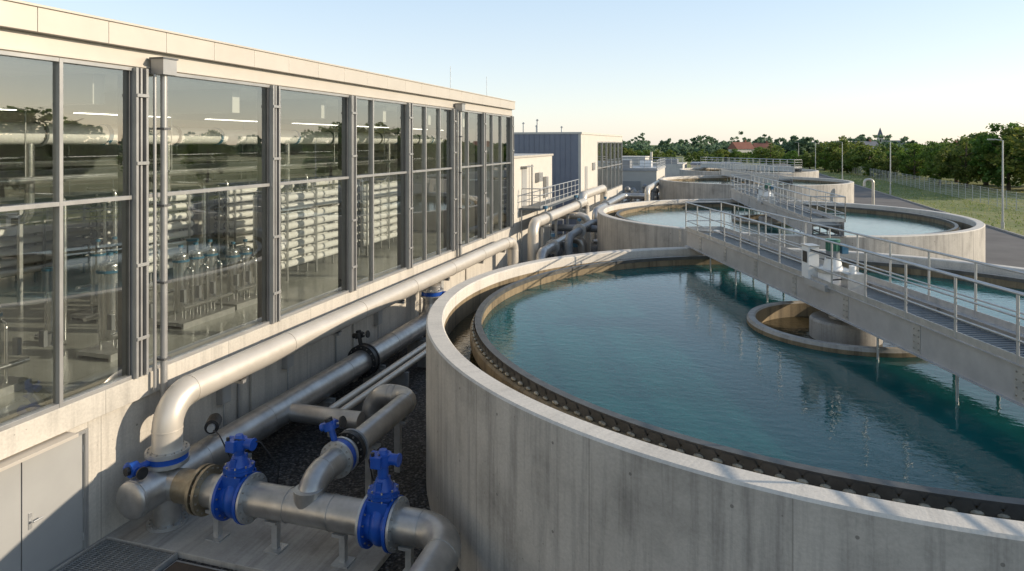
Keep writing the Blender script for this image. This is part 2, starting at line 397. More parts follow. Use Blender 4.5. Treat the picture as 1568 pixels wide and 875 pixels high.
def drive(c,rot):
    b=MB('scraper_drive_unit'); b.T=Matrix.Translation((c[0],c[1],0))@Matrix.Rotation(rot,4,'Z')@Matrix.Translation((-.28,0,0))
    b.box(-.42,.42,-.45,.45,3.62,3.76,'galv_beam'); b.cyl((0,0,3.76),(0,0,3.95),.30,'white',28); b.cyl((0,0,3.95),(0,0,4.02),.33,'galv',28)
    b.cyl((0,0,4.02),(0,0,4.25),.2,'white',24,.16); b.cyl((0,0,4.25),(0,0,4.42),.14,'pipe_dark',20)
    b.cyl((0,0,4.42),(0,0,4.62),.13,'green',20); b.cyl((0,0,4.62),(0,0,4.67),.15,'green',20)
    for k in range(12):
        a=k*math.pi/6; b.box(.135*math.cos(a)-.008,.135*math.cos(a)+.008,.135*math.sin(a)-.008,.135*math.sin(a)+.008,4.43,4.61,'green')
    b.box(.16,.30,-.10,.12,4.36,4.55,'bluefl')
    b.box(-.40,-.16,.28,.60,3.76,4.46,'white'); b.box(-.42,-.14,.26,.62,4.46,4.49,'galv'); b.box(-.41,-.405,.34,.54,4.1,4.35,'black')
    b.box(-.1,.25,-.78,-.5,3.62,4.05,'galv'); b.cyl((.08,-.64,4.05),(.08,-.64,4.2),.07,'white',14)
    b.pipe([(.0,-.5,3.9),(-.35,-.6,3.9),(-.35,-.6,4.4),(-.35,.3,4.4)],.015,'black',.05,8,False)
    b.build(bevel=.012)
drive(T[0],rots[0]); drive(T[1],rots[1])
# ---------------------------------------------------------------- main process building
bl=empty('process_building')
Y0,Y1=-6.0,32.5; SILL=2.61; HEAD=8.09
b=MB('walls')
b.box(-10.35,-10,Y0,6.6,0,2.2,'conc_wall'); b.box(-10.35,-10,8.76,Y1,0,2.2,'conc_wall'); b.box(-10.35,-10,6.6,8.76,2.06,2.2,'conc_wall')
b.box(-10.4,-9.90,Y0,Y1,2.2,SILL,'conc_wall')
b.box(-25.3,-25,Y0,Y1,0,8.4,'wall_int'); b.box(-25,-10.05,Y0,Y0+.3,0,8.09,'wall_int'); b.box(-25,-10.12,Y1-.3,Y1,2.3,8.09,'wall_int')
b.box(-25,-10.35,Y0,Y1,0,2.2,'conc_wall')
for y in (12.9,17.3,21.8,26.2): b.box(-10,-9.94,y-.1,y+.1,0,2.195,'conc_wall')
b.build(bl,bevel=.012)
b=MB('roof')
b.box(-25.3,-9.97,Y0,Y1+.02,HEAD,8.42,'clad')
y=Y0-.0
while y<Y1:
    y2=min(y+1.25,Y1+.05); b.box(-9.90,-9.82,y+.004,y2-.004,8.425,8.80,'clad'); y+=1.25
b.box(-25.3,-9.90,Y0,Y1+.03,8.42,8.79,'alu'); b.box(-9.96,-9.79,Y0,Y1+.06,8.80,8.84,'clad'); b.box(-25.3,-10.1,Y0,Y1,8.79,8.81,'roof')
b.box(-9.97,-9.93,Y0,Y1+.02,8.11,8.14,'clad')
for y in(30.5,26.0): b.cyl((-10.6,y,8.8),(-10.6,y,9.9),.012,'galv',6)
b.build(bl,bevel=.006)
b=MB('interior_floor'); b.box(-25,-10.36,Y0,Y1-.3,2.2,2.32,'floor_int'); b.box(-25,-10.2,Y0+.3,Y1-.3,7.98,8.08,'ceil')
for k in range(11):
    y=-4.9+3.6*k; b.box(-25,-10.6,y-.12,y+.12,7.45,7.98,'ceil')
for x in(-14.5,-18.5,-22.5): b.box(x-.07,x+.07,Y0+.3,Y1-.3,7.2,7.42,'clad')
for x in(-12.2,-16.4,-20.6): 
    for k in range(10): b.box(x-.09,x+.09,-4+3.6*k,-1.6+3.6*k,7.36,7.40,'alu'); b.box(x-.07,x+.07,-3.98+3.6*k,-1.62+3.6*k,7.345,7.358,'lum')
for k in range(11): b.box(-24.9,-24.6,-4.9+3.6*k-.15,-4.9+3.6*k+.15,2.32,7.98,'alu')
for z in(4.0,5.6): b.box(-24.98,-24.9,Y0,Y1,z,z+.5,'ceil')
b.build(bl)
cols=[-4.4,-.8,2.77,6.37,9.72,13.56,17.05,20.71,24.65,28.15,32.3]
thin=[8.22,4.6,18.3,22.1,23.35,26.3,29.4,30.7]
b=MB('window_frames')
for y in cols:
    b.box(-10.0,-9.84,y-.135,y-.085,SILL,HEAD,'alu'); b.box(-10.0,-9.84,y+.085,y+.135,SILL,HEAD,'alu')
    b.box(-10.1,-9.92,y-.085,y+.085,SILL,HEAD,'alu_dark'); b.box(-9.92,-9.86,y-.02,y+.02,SILL,HEAD,'alu')
    b.box(-10.3,-10.1,y-.1,y+.1,SILL,HEAD,'alu_dark')
    for z in (3.3,4.6,6.4,7.6): b.box(-9.84,-9.82,y-.13,y+.13,z-.03,z+.03,'alu')
for y in thin: b.box(-10.06,-9.92,y-.032,y+.032,SILL,HEAD,'alu')
ys=sorted(cols)
for a,c in zip(ys[:-1],ys[1:]):
    b.box(-10.055,-9.925,a+.137,c-.137,5.765,5.835,'alu'); b.box(-10.06,-9.93,a+.137,c-.137,SILL,SILL+.06,'alu'); b.box(-10.06,-9.93,a+.137,c-.137,HEAD-.06,HEAD,'alu')
    for yy in (a+.137,c-.17): b.box(-10.06,-9.96,yy,yy+.033,SILL+.06,HEAD-.06,'alu_dark')
b.build(bl,bevel=.004)
b=MB('window_glass')
edges=sorted(cols+thin)
for a,c in zip(edges[:-1],edges[1:]):
    for z0,z1 in((SILL,5.8),(5.8,HEAD)):
        t=random.uniform(-.006,.006); b.add([(-10.0+t,a,z0),(-10.0-t,c,z0),(-10.0-t,c,z1),(-10.0+t,a,z1)],[(0,1,2,3)],'glass')
b.build(bl,recalc=False)
b=MB('door')
b.box(-10.12,-10.04,6.66,7.66,.04,2.0,'door'); b.box(-10.12,-10.04,7.68,8.70,.04,2.0,'door')
b.box(-10.1,-9.985,6.6,6.66,.03,2.06,'alu'); b.box(-10.1,-9.985,8.70,8.76,.03,2.06,'alu'); b.box(-10.1,-9.985,6.66,8.70,2.0,2.06,'alu')
b.cyl((-10.04,7.8,1.02),(-9.97,7.8,1.02),.015,'galv',10); b.cyl((-9.97,7.8,1.02),(-9.97,7.95,1.02),.013,'galv',10); b.box(-10.04,-10.03,7.77,7.83,.9,1.15,'galv')
for z in(.3,1.0,1.75): b.cyl((-10.03,8.7,z-.06),(-10.03,8.7,z+.06),.014,'galv',8)
b.box(-10.0,-9.72,5.5,8.35,2.12,2.17,'clad')
b.build(bl,bevel=.003)
b=MB('downpipe')
for y in(10.12,24.95):
    b.cyl((-9.76,y,8.0),(-9.76,y,1.9 if y<12 else 2.3),.06,'alu',16); b.box(-9.9,-9.62,y-.16,y+.16,8.0,8.28,'alu'); b.box(-9.92,-9.60,y-.18,y+.18,8.28,8.31,'alu_dark')
    b.cyl((-9.80,y-.17,8.0),(-9.80,y-.17,2.3),.03,'alu',12)
    for z in(2.8,4.2,5.6,7.0): b.box(-9.92,-9.68,y-.08,y+.08,z,z+.04,'alu_dark')
b.build(bl)
# -------- interior equipment
def rack(x,y0,y1,rows=8,colsn=2,z0=2.62):
    b=MB('membrane_rack')
    for i in range(rows):
        for j in range(colsn):
            z=z0+.18+i*.31; xx=x-j*.42
            b.cyl((xx,y0,z),(xx,y1,z),.115,'white',16)
            for yy in(y0-.04,y1+.0): b.cyl((xx,yy,z),(xx,yy+.06,z),.125,'pipe_dark',16)
            b.cyl((xx,y0-.10,z),(xx,y0-.04,z),.04,'stain',10)
    h=z0+rows*.31+.1
    for yy in np.linspace(y0+.25,y1-.25,3):
        for xx in(x+.17,x-.21,x-(colsn-1)*.42-.17): b.box(xx-.025,xx+.025,yy-.03,yy+.03,2.32,h,'galv')
        for i in range(rows+1): b.box(x-(colsn-1)*.42-.17,x+.17,yy-.02,yy+.02,z0+.02+i*.31,z0+.05+i*.31,'galv')
    b.pipe([(x+.2,y0-.22,2.5),(x+.2,y0-.22,h+.2),(x-.8,y0-.22,h+.2)],.06,'stain',.15,14)
    b.pipe([(x-.1,y0-.28,2.4),(x-.1,y0-.28,h)],.045,'stain',.15,14)
    b.build()
rack(-13.6,18.8,22.6); rack(-13.6,24.0,28.2); rack(-17.2,16.0,19.0,8,3); rack(-17.4,21,25,8,2); rack(-17.4,26,30,8,2); rack(-20.5,9,13,7,3); rack(-20.8,14.5,18.5,7,3)
def skid(x,y,n,h=1.55,r=.16):
    b=MB('filter_vessel_skid'); L=n*.5
    b.box(x-.45,x+.45,y-.3,y+L,2.38,2.46,'galv')
    for e in(-.42,.42): b.box(x+e-.03,x+e+.03,y-.3,y+L,2.32,2.38,'galv')
    for i in range(n):
        yy=y+.1+i*.5
        b.cyl((x,yy,2.66),(x,yy,2.5+h),r,'stain',24); b.sphere((x,yy,2.5+h),r,'stain',(1,1,.5),20,6,True)
        b.flange((x,yy,2.5+h-.12),(0,0,1),r*1.18,'bluefl',.05,8)
        b.cyl((x,yy,2.5+h),(x,yy,2.5+h+.2),.03,'stain',10); b.cyl((x,yy,2.5+h+.2),(x,yy,2.5+h+.26),.06,'bluefl',12)
        for a in range(3):
            t=a*2.1; b.cyl((x+r*.8*math.cos(t),yy+r*.8*math.sin(t),2.46),(x+r*.8*math.cos(t),yy+r*.8*math.sin(t),2.72),.02,'galv',8)
        b.cyl((x+r,yy,2.8),(x+.35,yy,2.8),.035,'stain',10)
        b.pipe([(x+.35,yy,2.5),(x+.35,yy,2.5+h*.8),(x,yy+.18,2.5+h*.8)],.03,'stain',.08,10)
    b.cyl((x+.35,y-.2,2.8),(x+.35,y+L,2.8),.05,'stain',14); b.cyl((x-.35,y-.2,3.1),(x-.35,y+L,3.1),.05,'stain',14)
    for q in range(3): b.box(x+.3,x+.42,y-.25+q*.5,y-.17+q*.5,2.95,3.25,'pipe_dark')
    b.build()
skid(-12.3,11.2,1,1.7,.22); skid(-12.7,13.6,3,1.5,.17); skid(-12.5,8.9,1,1.3,.14); skid(-15.2,13.5,3); skid(-15.2,9.3,3); skid(-12.8,15.6,2,1.3)
b=MB('pump_set')
for (x,y) in((-14.2,11.5),(-14.6,16.2),(-18,10),(-18,12),(-15.8,7.6)):
    b.cyl((x,y,2.32),(x,y,2.6),.2,'pipe_dark',20); b.cyl((x,y,2.6),(x,y,3.5),.11,'stain',18); b.cyl((x,y,3.5),(x,y,3.95),.16,'pipe_dark',18); b.cyl((x,y,3.95),(x,y,4.0),.17,'bluefl',18)
    b.cyl((x-.4,y,2.45),(x+.4,y,2.45),.07,'stain',12)
    b.pipe([(x+.4,y,2.45),(x+.4,y,5.6),(x-1.2,y,5.6)],.055,'stain',.2,12)
b.build()
b=MB('control_cabinet'); b.box(-13.6,-12.9,7.6,9.4,2.32,4.9,'white'); b.box(-12.9,-12.89,7.65,8.48,2.4,4.82,'clad_white'); b.box(-12.9,-12.89,8.52,9.35,2.4,4.82,'clad_white'); b.box(-12.89,-12.87,8.4,8.43,3.5,3.7,'black'); b.box(-13.6,-12.85,7.55,9.45,4.9,4.95,'galv'); b.build(bevel=.01)
b=MB('overhead_header_pipe')
for x,z,r,mt in((-13.4,6.95,.22,'white'),(-15.8,6.3,.13,'stain'),(-16.3,6.0,.10,'pipe_dark'),(-12.6,6.05,.07,'stain'),(-17.2,7.0,.2,'white')):
    b.cyl((x,Y0+.4,z),(x,Y1-.4,z),r,mt,20)
    for k in range(11):
        y=-4.7+3.6*k
        if r>.15: b.flange((x,y+.9,z),(0,1,0),r*1.2,'pipe_dark',.05,8); b.cyl((x,y+2.4,z),(x,y+2.5,z),r*1.08,'bluefl',18)
        b.cyl((x,y,z),(x,y,8.0),.015,'galv',6)
for y in(7,10.4,14,19,26): b.pipe([(-13.4,y,6.95),(-13.4,y,5.2),(-14.6,y,5.2),(-14.6,y,2.4)],.09,'stain',.25,14)
b.build()
b=MB('interior_walkway'); b.box(-19.6,-18.4,Y0+.4,Y1-.4,5.1,5.2,'grate'); b.rail((-18.4,Y0+.4,5.2),(-18.4,Y1-.4,5.2),1.0,1.5,'galv',.02,2)
for k in range(10): b.box(-18.5,-18.4,-4+3.6*k,-3.9+3.6*k,2.32,5.1,'galv')
b.build()
# ---------------------------------------------------------------- pipework outside
XA=-9.3; ZA=2.27; XB=-9.3; ZB=.865
b=MB('overhead_process_pipe')
b.pipe([(XA,9.72,1.36),(XA,9.72,ZA),(XA,29.2,ZA),(XA+.15,30.0,ZA),(XA+.15,30.0,.2)],.25,'pipe_light',.52,36,True,0)
for y in(13.2,16.4,19.6,22.8,26.0): 
    b.cyl((XA,y-.03,ZA),(XA,y+.03,ZA),.259,'pipe_light',36)
for y in(11.6,15.2,18.8,22.4,26.0,28.9):
    b.box(XA-.72,XA+.12,y-.05,y+.05,ZA-.34,ZA-.27,'alu'); b.box(XA-.2,XA+.12,y-.09,y+.09,ZA-.27,ZA-.245,'alu_dark'); b.box(-9.99,-9.97,y-.12,y+.12,ZA-.55,ZA-.1,'galv')
b.flange((XA,9.72,1.36),(0,0,1),.36,'galv',.05,16)
b.build()
b=MB('main_header_pipe')
b.pipe([(XB,8.95,ZB),(XB,21.2,ZB),(XB+.0,21.2,ZA-.25)],.31,'pipe_steel',.6,36)
b.sphere((XB,8.95,ZB),.31,'pipe_steel',(1,.22,1)); b.cyl((XB,8.98,ZB),(XB,9.02,ZB),.322,'pipe_steel',36)
b.cyl((XB,9.72,.1),(XB,9.72,1.2),.23,'pipe_steel',32); b.flange((XB,9.72,.13),(0,0,1),.33,'galv',.05,14); b.flange((XB,9.72,1.21),(0,0,1),.36,'galv',.05,16)
for y in(10.5,12.4,15.6,18.2): b.cyl((XB,y-.012,ZB),(XB,y+.012,ZB),.317,'pipe_steel',36)
for y in(11.5,14.6,17.2,20): 
    b.box(XB-.3,XB+.3,y-.08,y+.08,.0,.5,'conc_slab'); b.box(XB-.34,XB+.34,y-.04,y+.04,.5,.58,'galv')
b.build()
def gate_valve(p,ax,r,h,name='gate_valve'):
    b=MB(name); p=Vector(p); a=Vector(ax).normalized(); rot=math.atan2(a.y,a.x)
    b.T=Matrix.Translation(p)@Matrix.Rotation(rot,4,'Z')
    for sx in(-1,1):
        b.flange((sx*.20,0,0),(1,0,0),r*1.55,'blue',.05,14); b.flange((sx*.255,0,0),(1,0,0),r*1.5,'galv',.04,14)
    b.cyl((-.2,0,0),(.2,0,0),r*1.12,'blue',28); b.sphere((0,0,.0),r*1.28,'blue',(.62,1.0,1.05))
    b.cyl((0,0,.0),(0,0,.42),.19,'blue',24,.2)
    for k in(-1,1): b.box(-.18,.18,k*.2-.012,k*.2+.012,-.05,.40,'blue')
    b.cyl((0,0,.42),(0,0,.47),.25,'blue',8); b.cyl((0,0,.475),(0,0,.52),.25,'blue',8)
    for k in range(8):
        t=k*math.pi/4+.39; b.cyl((.215*math.cos(t),.215*math.sin(t),.39),(.215*math.cos(t),.215*math.sin(t),.55),.016,'bolt',6)
    b.cyl((0,0,.52),(0,0,.70),.17,'blue',20,.10); b.box(-.05,.05,-.16,.16,.50,.66,'blue')
    b.cyl((0,0,.70),(0,0,h-.2),.085,'blue',18); b.cyl((0,0,h-.22),(0,0,h-.06),.13,'blue',18); b.cyl((-.2,.02,h-.14),(.24,.02,h-.14),.085,'blue',18)
    b.cyl((.24,.02,h-.14),(.27,.02,h-.14),.10,'blue',18); b.cyl((0,0,h-.06),(0,0,h),.09,'blue',16,.06); b.box(-.12,.05,-.2,-.08,h-.23,h-.05,'blue')
    b.cyl((-.1,-.15,h-.05),(-.1,-.15,h+.0),.03,'black',10)
    b.build(bevel=.008)
def butterfly(p,axis,r,sd,mat='blue',name='butterfly_valve',up=(0,0,1)):
    b=MB(name); p=Vector(p);a=Vector(axis).normalized();s=Vector(sd).normalized()
    b.cyl(p-a*.06,p+a*.06,r*1.36,mat,32)
    for k in(-1,1): b.flange(p+a*k*.095,a,r*1.42,'galv' if mat=='blue' else 'black',.05,14)
    e=p+s*r*1.35; b.cyl(e,e+s*.2,.055,mat,14)
    q=e+s*.2; c=a.cross(s)
    b.cyl(q,q+s*.14,.12,mat,16); b.cyl(q+s*.07-c*.18,q+s*.07+c*.14,.07,mat,14)
    b.cyl(q+s*.07+c*.14,q+s*.07+c*.26,.02,'galv',8); b.sweep([q+s*.07+c*.25,q+s*.07+c*.28],.10,'black',20)
    b.cyl(q+s*.14,q+s*.2,.07,'black',14)
    b.build(bevel=.006)
butterfly((XB,9.72,1.285),(0,0,1),.25,(-.25,-1,0))
b=MB('branch_process_pipe')
ZC=.865; YC=9.62
b.pipe([(XB,YC,ZC),(-3.85,YC,ZC),(-3.85,5.2,ZC-.2)],.26,'pipe_steel',.55,36)
b.flange((-8.45,YC,ZC),(1,0,0),.40,'brass',.06,16); b.flange((-8.34,YC,ZC),(1,0,0),.40,'brass',.05,16); b.cyl((-8.9,YC,ZC),(-8.45,YC,ZC),.275,'brass',30)
b.cyl((-6.75,YC,ZC),(-6.72,YC,ZC),.27,'pipe_steel',32); b.cyl((-5.95,YC,ZC),(-5.92,YC,ZC),.27,'pipe_steel',32)
b.pipe([(-6.38,YC,ZC),(-6.38,YC,1.28),(-6.38,13.5,1.28),(-7.35,13.5,1.28),(-7.35,13.5,.3)],.22,'pipe_steel',.42,32)
b.cyl((-6.38,YC,ZC),(-6.38,YC,ZC+.32),.24,'pipe_steel',32)
b.pipe([(XB,13.0,ZB-.02),(-7.35,13.0,ZB-.02)],.19,'pipe_steel',.3,28)
for x in(-8.15,-7.0,-5.75,-4.6):
    z=ZC-.26
    b.box(x-.05,x+.05,YC-.05,YC+.05,.12,z,'galv'); b.box(x-.14,x+.14,YC-.14,YC+.14,.1,.125,'galv'); b.box(x-.11,x+.11,YC-.17,YC+.17,z-.03,z+.02,'galv')
for y in(11.6,12.8):
    b.box(-6.44,-6.32,y-.05,y+.05,.0,1.06,'galv'); b.box(-6.58,-6.18,y-.08,y+.08,1.02,1.08,'galv')
b.flange((-6.38,10.86,1.28),(0,1,0),.32,'black',.09,14); b.flange((-6.38,10.98,1.28),(0,1,0),.32,'pipe_dark',.05,14)
b.build()
gate_valve((-7.72,YC,ZC),(1,0,0),.26,1.02); gate_valve((-5.05,YC,ZC),(1,0,0),.26,1.12)
butterfly((-6.38,10.55,1.28),(0,1,0),.22,(-.35,0,1),'blue')
butterfly((XB,16.6,ZB),(0,1,0),.31,(-.2,0,1),'black')
butterfly((XB,21.2,1.75),(0,0,1),.27,(1,.2,0),'blue')
butterfly((XB,24.0,.75),(0,1,0),.2,(.3,0,1),'blue')
b=MB('motor_actuator'); b.cyl((-9.3,10.9,1.45),(-9.12,10.6,1.45),.13,'black',20); b.cyl((-9.12,10.6,1.45),(-9.08,10.53,1.45),.07,'galv',14); b.cyl((-9.3,10.9,1.2),(-9.3,10.9,1.45),.05,'galv',12); b.sphere((-9.33,10.95,1.45),.13,'black',(.8,.8,.8)); b.build()
b=MB('small_bore_pipes')
b.pipe([(-8.62,13.7,.25),(-8.62,13.7,.62),(-8.62,27.0,.62),(-8.62,27,.1)],.085,'pipe_light',.22,18)
b.pipe([(-8.32,13.4,.25),(-8.32,13.4,.62),(-8.32,25.0,.62),(-9.0,25,.62)],.085,'pipe_light',.22,18)
b.pipe([(XB,22.2,.1),(XB,22.2,.75),(XB,28.5,.75),(-8.0,29.2,.75)],.19,'pipe_steel',.4,20)
for y in range(15,26,2): b.box(-8.8,-8.15,y-.03,y+.03,.0,.53,'galv')
b.build()
b=MB('junction_box'); 
for y,z in((11.9,1.55),(14.1,1.6),(18.6,1.5),(23.4,1.55)): b.box(-10.0,-9.86,y-.14,y+.14,z-.2,z+.2,'alu'); b.box(-9.86,-9.85,y-.12,y+.12,z-.18,z+.18,'door'); b.cyl((-9.93,y,0.05),(-9.93,y,z-.2),.018,'galv',8)
b.build(bevel=.008)
b=MB('electric_cable')
def cab(pts,r=.012,m='black'):
    b.pipe(pts,r,m,.12,8,False)
cab([(-7.72,9.5,1.85),(-7.4,9.75,1.75),(-7.3,10.1,1.2),(-7.5,10.3,.1)]); cab([(-5.05,9.5,1.95),(-5.4,9.8,1.7),(-5.5,10.2,1.0),(-5.7,10.5,.1)]); cab([(-9.1,10.6,1.4),(-8.7,10.3,1.5),(-8.5,10.5,.8),(-8.5,11,.1)]); cab([(-9.9,10.6,.1),(-9.97,10.6,2.1)],.02,'galv'); cab([(-9.97,12.4,.1),(-9.97,12.4,2.1)],.025,'alu'); cab([(-9.97,16.3,.1),(-9.97,16.3,2.1)],.025,'alu')
b.build()
# ---------------------------------------------------------------- secondary pipe cluster
b=MB('yard_pipework')
b.pipe([(-8.8,32.2,.1),(-8.8,32.2,2.85),(-8.8,45.5,2.85),(-8.8,45.5,.2)],.27,'pipe_light',.55,28)
b.pipe([(-8.1,31.0,.1),(-8.1,31.0,1.6),(-8.1,36.5,1.6),(-7.2,36.5,1.6),(-7.2,36.5,.1)],.25,'pipe_steel',.5,26)
b.pipe([(-7.3,33.4,.1),(-7.3,33.4,2.1),(-7.3,40,2.1),(-6.3,40,2.1)],.2,'pipe_dark',.42,24)
b.pipe([(-9.4,38.6,1.9),(-6.6,38.6,1.9)],.2,'pipe_dark',.4,24); b.pipe([(-9.6,41.5,2.3),(-7.9,41.5,2.3),(-7.9,41.5,.1)],.22,'pipe_light',.42,24)
b.pipe([(-9.3,30.4,.5),(-6.9,28.4,.5)],.2,'pipe_light',.42,24); b.pipe([(-9.2,25,.5),(-7.6,25.0,.5),(-7.6,27.5,.5),(-6.2,27.5,.5)],.18,'pipe_light',.4,24)
b.pipe([(-9.3,47,.1),(-9.3,47,3.1),(-9.3,56,3.1),(-9.3,56,.2)],.3,'pipe_light',.55,24); b.pipe([(-8.2,46,.1),(-8.2,46,2.2),(-8.2,60,2.2),(-6.4,60,2.2)],.24,'pipe_steel',.5,24)
for (x,y,z) in((-8.8,34.6,2.85),(-8.8,42.4,2.85),(-8.1,33.3,1.6),(-7.3,36,2.1),(-8.2,50,2.2)):
    b.flange((x,y,z),(0,1,0),.36,'galv',.06,12); b.flange((x,y+.12,z),(0,1,0),.36,'galv',.06,12); b.cyl((x,y+.06,z),(x,y+.06,z+.5),.05,'pipe_dark',12); b.cyl((x,y+.06,z+.5),(x,y+.06,z+.65),.11,'bluefl',14)
for y in(34,37,40,43): b.box(-8.87,-8.73,y-.07,y+.07,0,2.6,'galv'); b.box(-9.2,-8.4,y-.07,y+.07,2.5,2.58,'galv')
for i,(x,y) in enumerate(((-7.6,30.2),(-7.0,30.6),(-7.7,34.6),(-7.9,38.2),(-6.9,45.6),(-7.4,43.7))):
    b.cyl((x,y,0),(x,y,.9+.2*(i%3)),.17,'pipe_dark',18); b.cyl((x,y,.9+.2*(i%3)),(x,y,1.3+.2*(i%3)),.22,'bluefl' if i%2 else 'pipe_dark',18); b.flange((x,y,.5),(0,0,1),.28,'galv',.05,8); b.cyl((x-.5,y,.45),(x+.5,y,.45),.13,'pipe_steel',16)
b.build()
b=MB('service_platform'); b.box(-9.95,-8.9,34,43.8,2.75+.55,2.87+.55,'grate'); b.rail((-8.92,34,3.42),(-8.92,43.8,3.42),1.0,1.1,'galv',.024,2); b.rail((-9.9,34,3.42),(-8.92,34,3.42),1.0,1.1,'galv',.024,2)
for y in(34.1,37.2,40.4,43.7): b.box(-9.96,-9.90,y-.04,y+.04,0,3.3,'galv')
b.build()
an=empty('annex_building'); b=MB('walls'); b.box(-22,-10.05,32.62,41.2,0,6.0,'clad_white'); b.box(-22.1,-9.98,32.62,41.3,6.0,6.12,'clad'); b.box(-10.05,-10.02,34.5,35.4,3.42,5.4,'door'); b.box(-10.05,-10.0,36.4,36.55,3.6,5.0,'alu_dark'); b.box(-10.05,-9.8,37.2,38.0,4.6,5.1,'alu'); b.box(-10.05,-9.85,39,39.5,3.6,4.8,'alu'); b.cyl((-9.9,36.0,3),(-9.9,36,5.6),.05,'alu',10); b.box(-10.05,-9.7,34.3,35.6,5.5,5.56,'alu'); b.build(an,bevel=.01)
bb=empty('blower_building'); b=MB('walls')
b.box(-26,-10.2,50,72,0,7.45,'clad_blue'); b.box(-10.2,-10.0,50,57,0,7.45,'clad_white'); b.box(-10.2,-10.0,57,72,0,2.4,'clad_white'); b.box(-10.2,-10.0,57,72,6.9,7.45,'clad_white'); b.box(-26.05,-9.93,49.95,72.05,7.45,7.6,'clad_white')
for k in range(40): 
    x=-26+k*.4
    if x<-10.5: b.box(x,x+.03,49.97,50,0,7.44,'clad_blue')
for x in (-12.4,): b.box(x-.5,x+.5,49.93,49.99,0,2.2,'door')
b.box(-10.0,-9.97,51.5,52.5,3.0,5.0,'door'); b.box(-10,-9.9,54.5,55.5,4.6,5.2,'alu')
b.build(bb)
b=MB('windows'); b.box(-10.18,-10.1,57,72,2.4,6.9,'alu_dark')
b.add([(-10.06,57,2.4),(-10.06,72,2.4),(-10.06,72,6.9),(-10.06,57,6.9)],[(0,1,2,3)],'glass')
for k in range(7): b.box(-10.1,-9.98,57+k*2.46,57.12+k*2.46,2.4,6.9,'alu')
for z in(2.4,4.6,6.8): b.box(-10.1,-10.0,57.12,71.9,z,z+.08,'alu')
b.build(bb)
b=MB('roof_ladder'); b.rail((-19,49.7,7.6),(-15.6,49.7,7.6),1.0,.7,'galv',.03,3,False)
b.cyl((-16.6,49.6,4),(-16.6,49.6,8.6),.03,'galv',8); b.cyl((-16.1,49.6,4),(-16.1,49.6,8.6),.03,'galv',8)
for k in range(15): b.cyl((-16.6,49.6,4+.3*k),(-16.1,49.6,4+.3*k),.02,'galv',6)
b.build(bb)
b=MB('roof_vents'); 
for x,y,h in((-15.0,52,.7),(-14.2,53,.5),(-12.6,55,.45),(-13.6,51,.9),(-20,54,.8)): b.cyl((x,y,7.6),(x,y,7.6+h),.06,'galv',12); b.cyl((x,y,7.6+h),(x,y,7.72+h),.12,'alu',12,.05)
b.build(bb)
b=MB('low_plant_room'); b.box(-14,-7.2,80,92,0,3.6,'clad_white'); b.box(-14.1,-7.1,79.9,92.1,3.6,3.8,'galv_beam'); b.box(-12,-9,79.9,80,.1,2.4,'door'); b.rail((-14,80,3.8),(-7.2,80,3.8),1.0,1.4,'galv',.03,2); b.rail((-7.2,80,3.8),(-7.2,92,3.8),1,1.5,'galv',.03,2)
for k in range(4): b.box(-7.2,-7.15,81.5+k*2.6,82.9+k*2.6,1.2,2.6,'alu_dark')
b.box(-12.5,-10.5,82,84,3.8,4.8,'alu'); b.box(-9.8,-8.4,86,88,3.8,4.6,'white')
b.build(bevel=.02)
b=MB('inlet_works'); b.box(-20,-6,112,126,0,3.4,'conc_plain'); b.box(-19,-12,113,120,3.4,4.6,'clad_white'); b.rail((-20,112,3.4),(-6,112,3.4),1.1,1.8,'galv',.04,2); b.box(-10,-7,114,118,3.4,4.2,'pipe_dark'); b.cyl((-11,113,3.4),(-11,113,5.4),.2,'pipe_light',14)
b.box(-5,3,118,126,0,3.2,'clad_white'); b.box(-5.1,3.1,117.9,126.1,3.2,3.5,'clad_blue'); b.build()
b=MB('valve_manifold')
for i in range(9):
    x=-9+ (i%3)*1.2; y=64+ (i//3)*4.5
    b.cyl((x,y,0),(x,y,1.8+.4*(i%2)),.22,'pipe_dark',16); b.sphere((x,y,1.8+.4*(i%2)),.3,'pipe_dark'); b.pipe([(x,y,1.2),(x,y+3.2,1.2),(x,y+3.2,.1)],.2,'pipe_light' if i%2 else 'pipe_steel',.4,18)
b.pipe([(-6.5,63,.1),(-6.5,63,2.6),(-6.5,75,2.6),(-5.6,75,2.6)],.26,'pipe_light',.5,20)
b.build()
b=MB('bent_vent_pipe'); b.pipe([(12.6,66.5,0),(12.6,66.5,3.6),(11.9,66.5,3.6),(11.9,66.5,3.0)],.11,'pipe_light',.3,14); b.build()
# ---------------------------------------------------------------- street lamps
lampme=None
for y in(63.5,101.6,139.7,178,216):
    if lampme is None:
        b=MB('street_lamp'); b.cyl((0,0,0),(0,0,7.0),.085,'galv',14,.05); b.cyl((0,0,0),(0,0,.5),.12,'galv',14); b.cyl((0,0,6.98),(-.55,0,7.08),.035,'galv',10)
        b.box(-1.05,-.5,-.11,.11,7.04,7.13,'alu'); b.box(-1.0,-.58,-.08,.08,7.02,7.04,'white'); o=b.build(bevel=.01); lampme=o.data
    else:
        o=bpy.data.objects.new('street_lamp',lampme); COL.objects.link(o)
    o.location=(21.3,y,0)
b=MB('wire_mesh_fence'); FX=28
for k in range(0,80): 
    y=30+k*2.5; b.box(FX-.03,FX+.03,y-.03,y+.03,0,1.9,'galv')
for z in(.1,.4,.7,1.0,1.3,1.6,1.85): b.box(FX-.008,FX+.008,30,227,z-.01,z+.01,'galv')
for k in range(0,1000): y=30.1+k*.197; b.box(FX-.004,FX+.004,y-.004,y+.004,.08,1.85,'galv')
b.build(recalc=False)
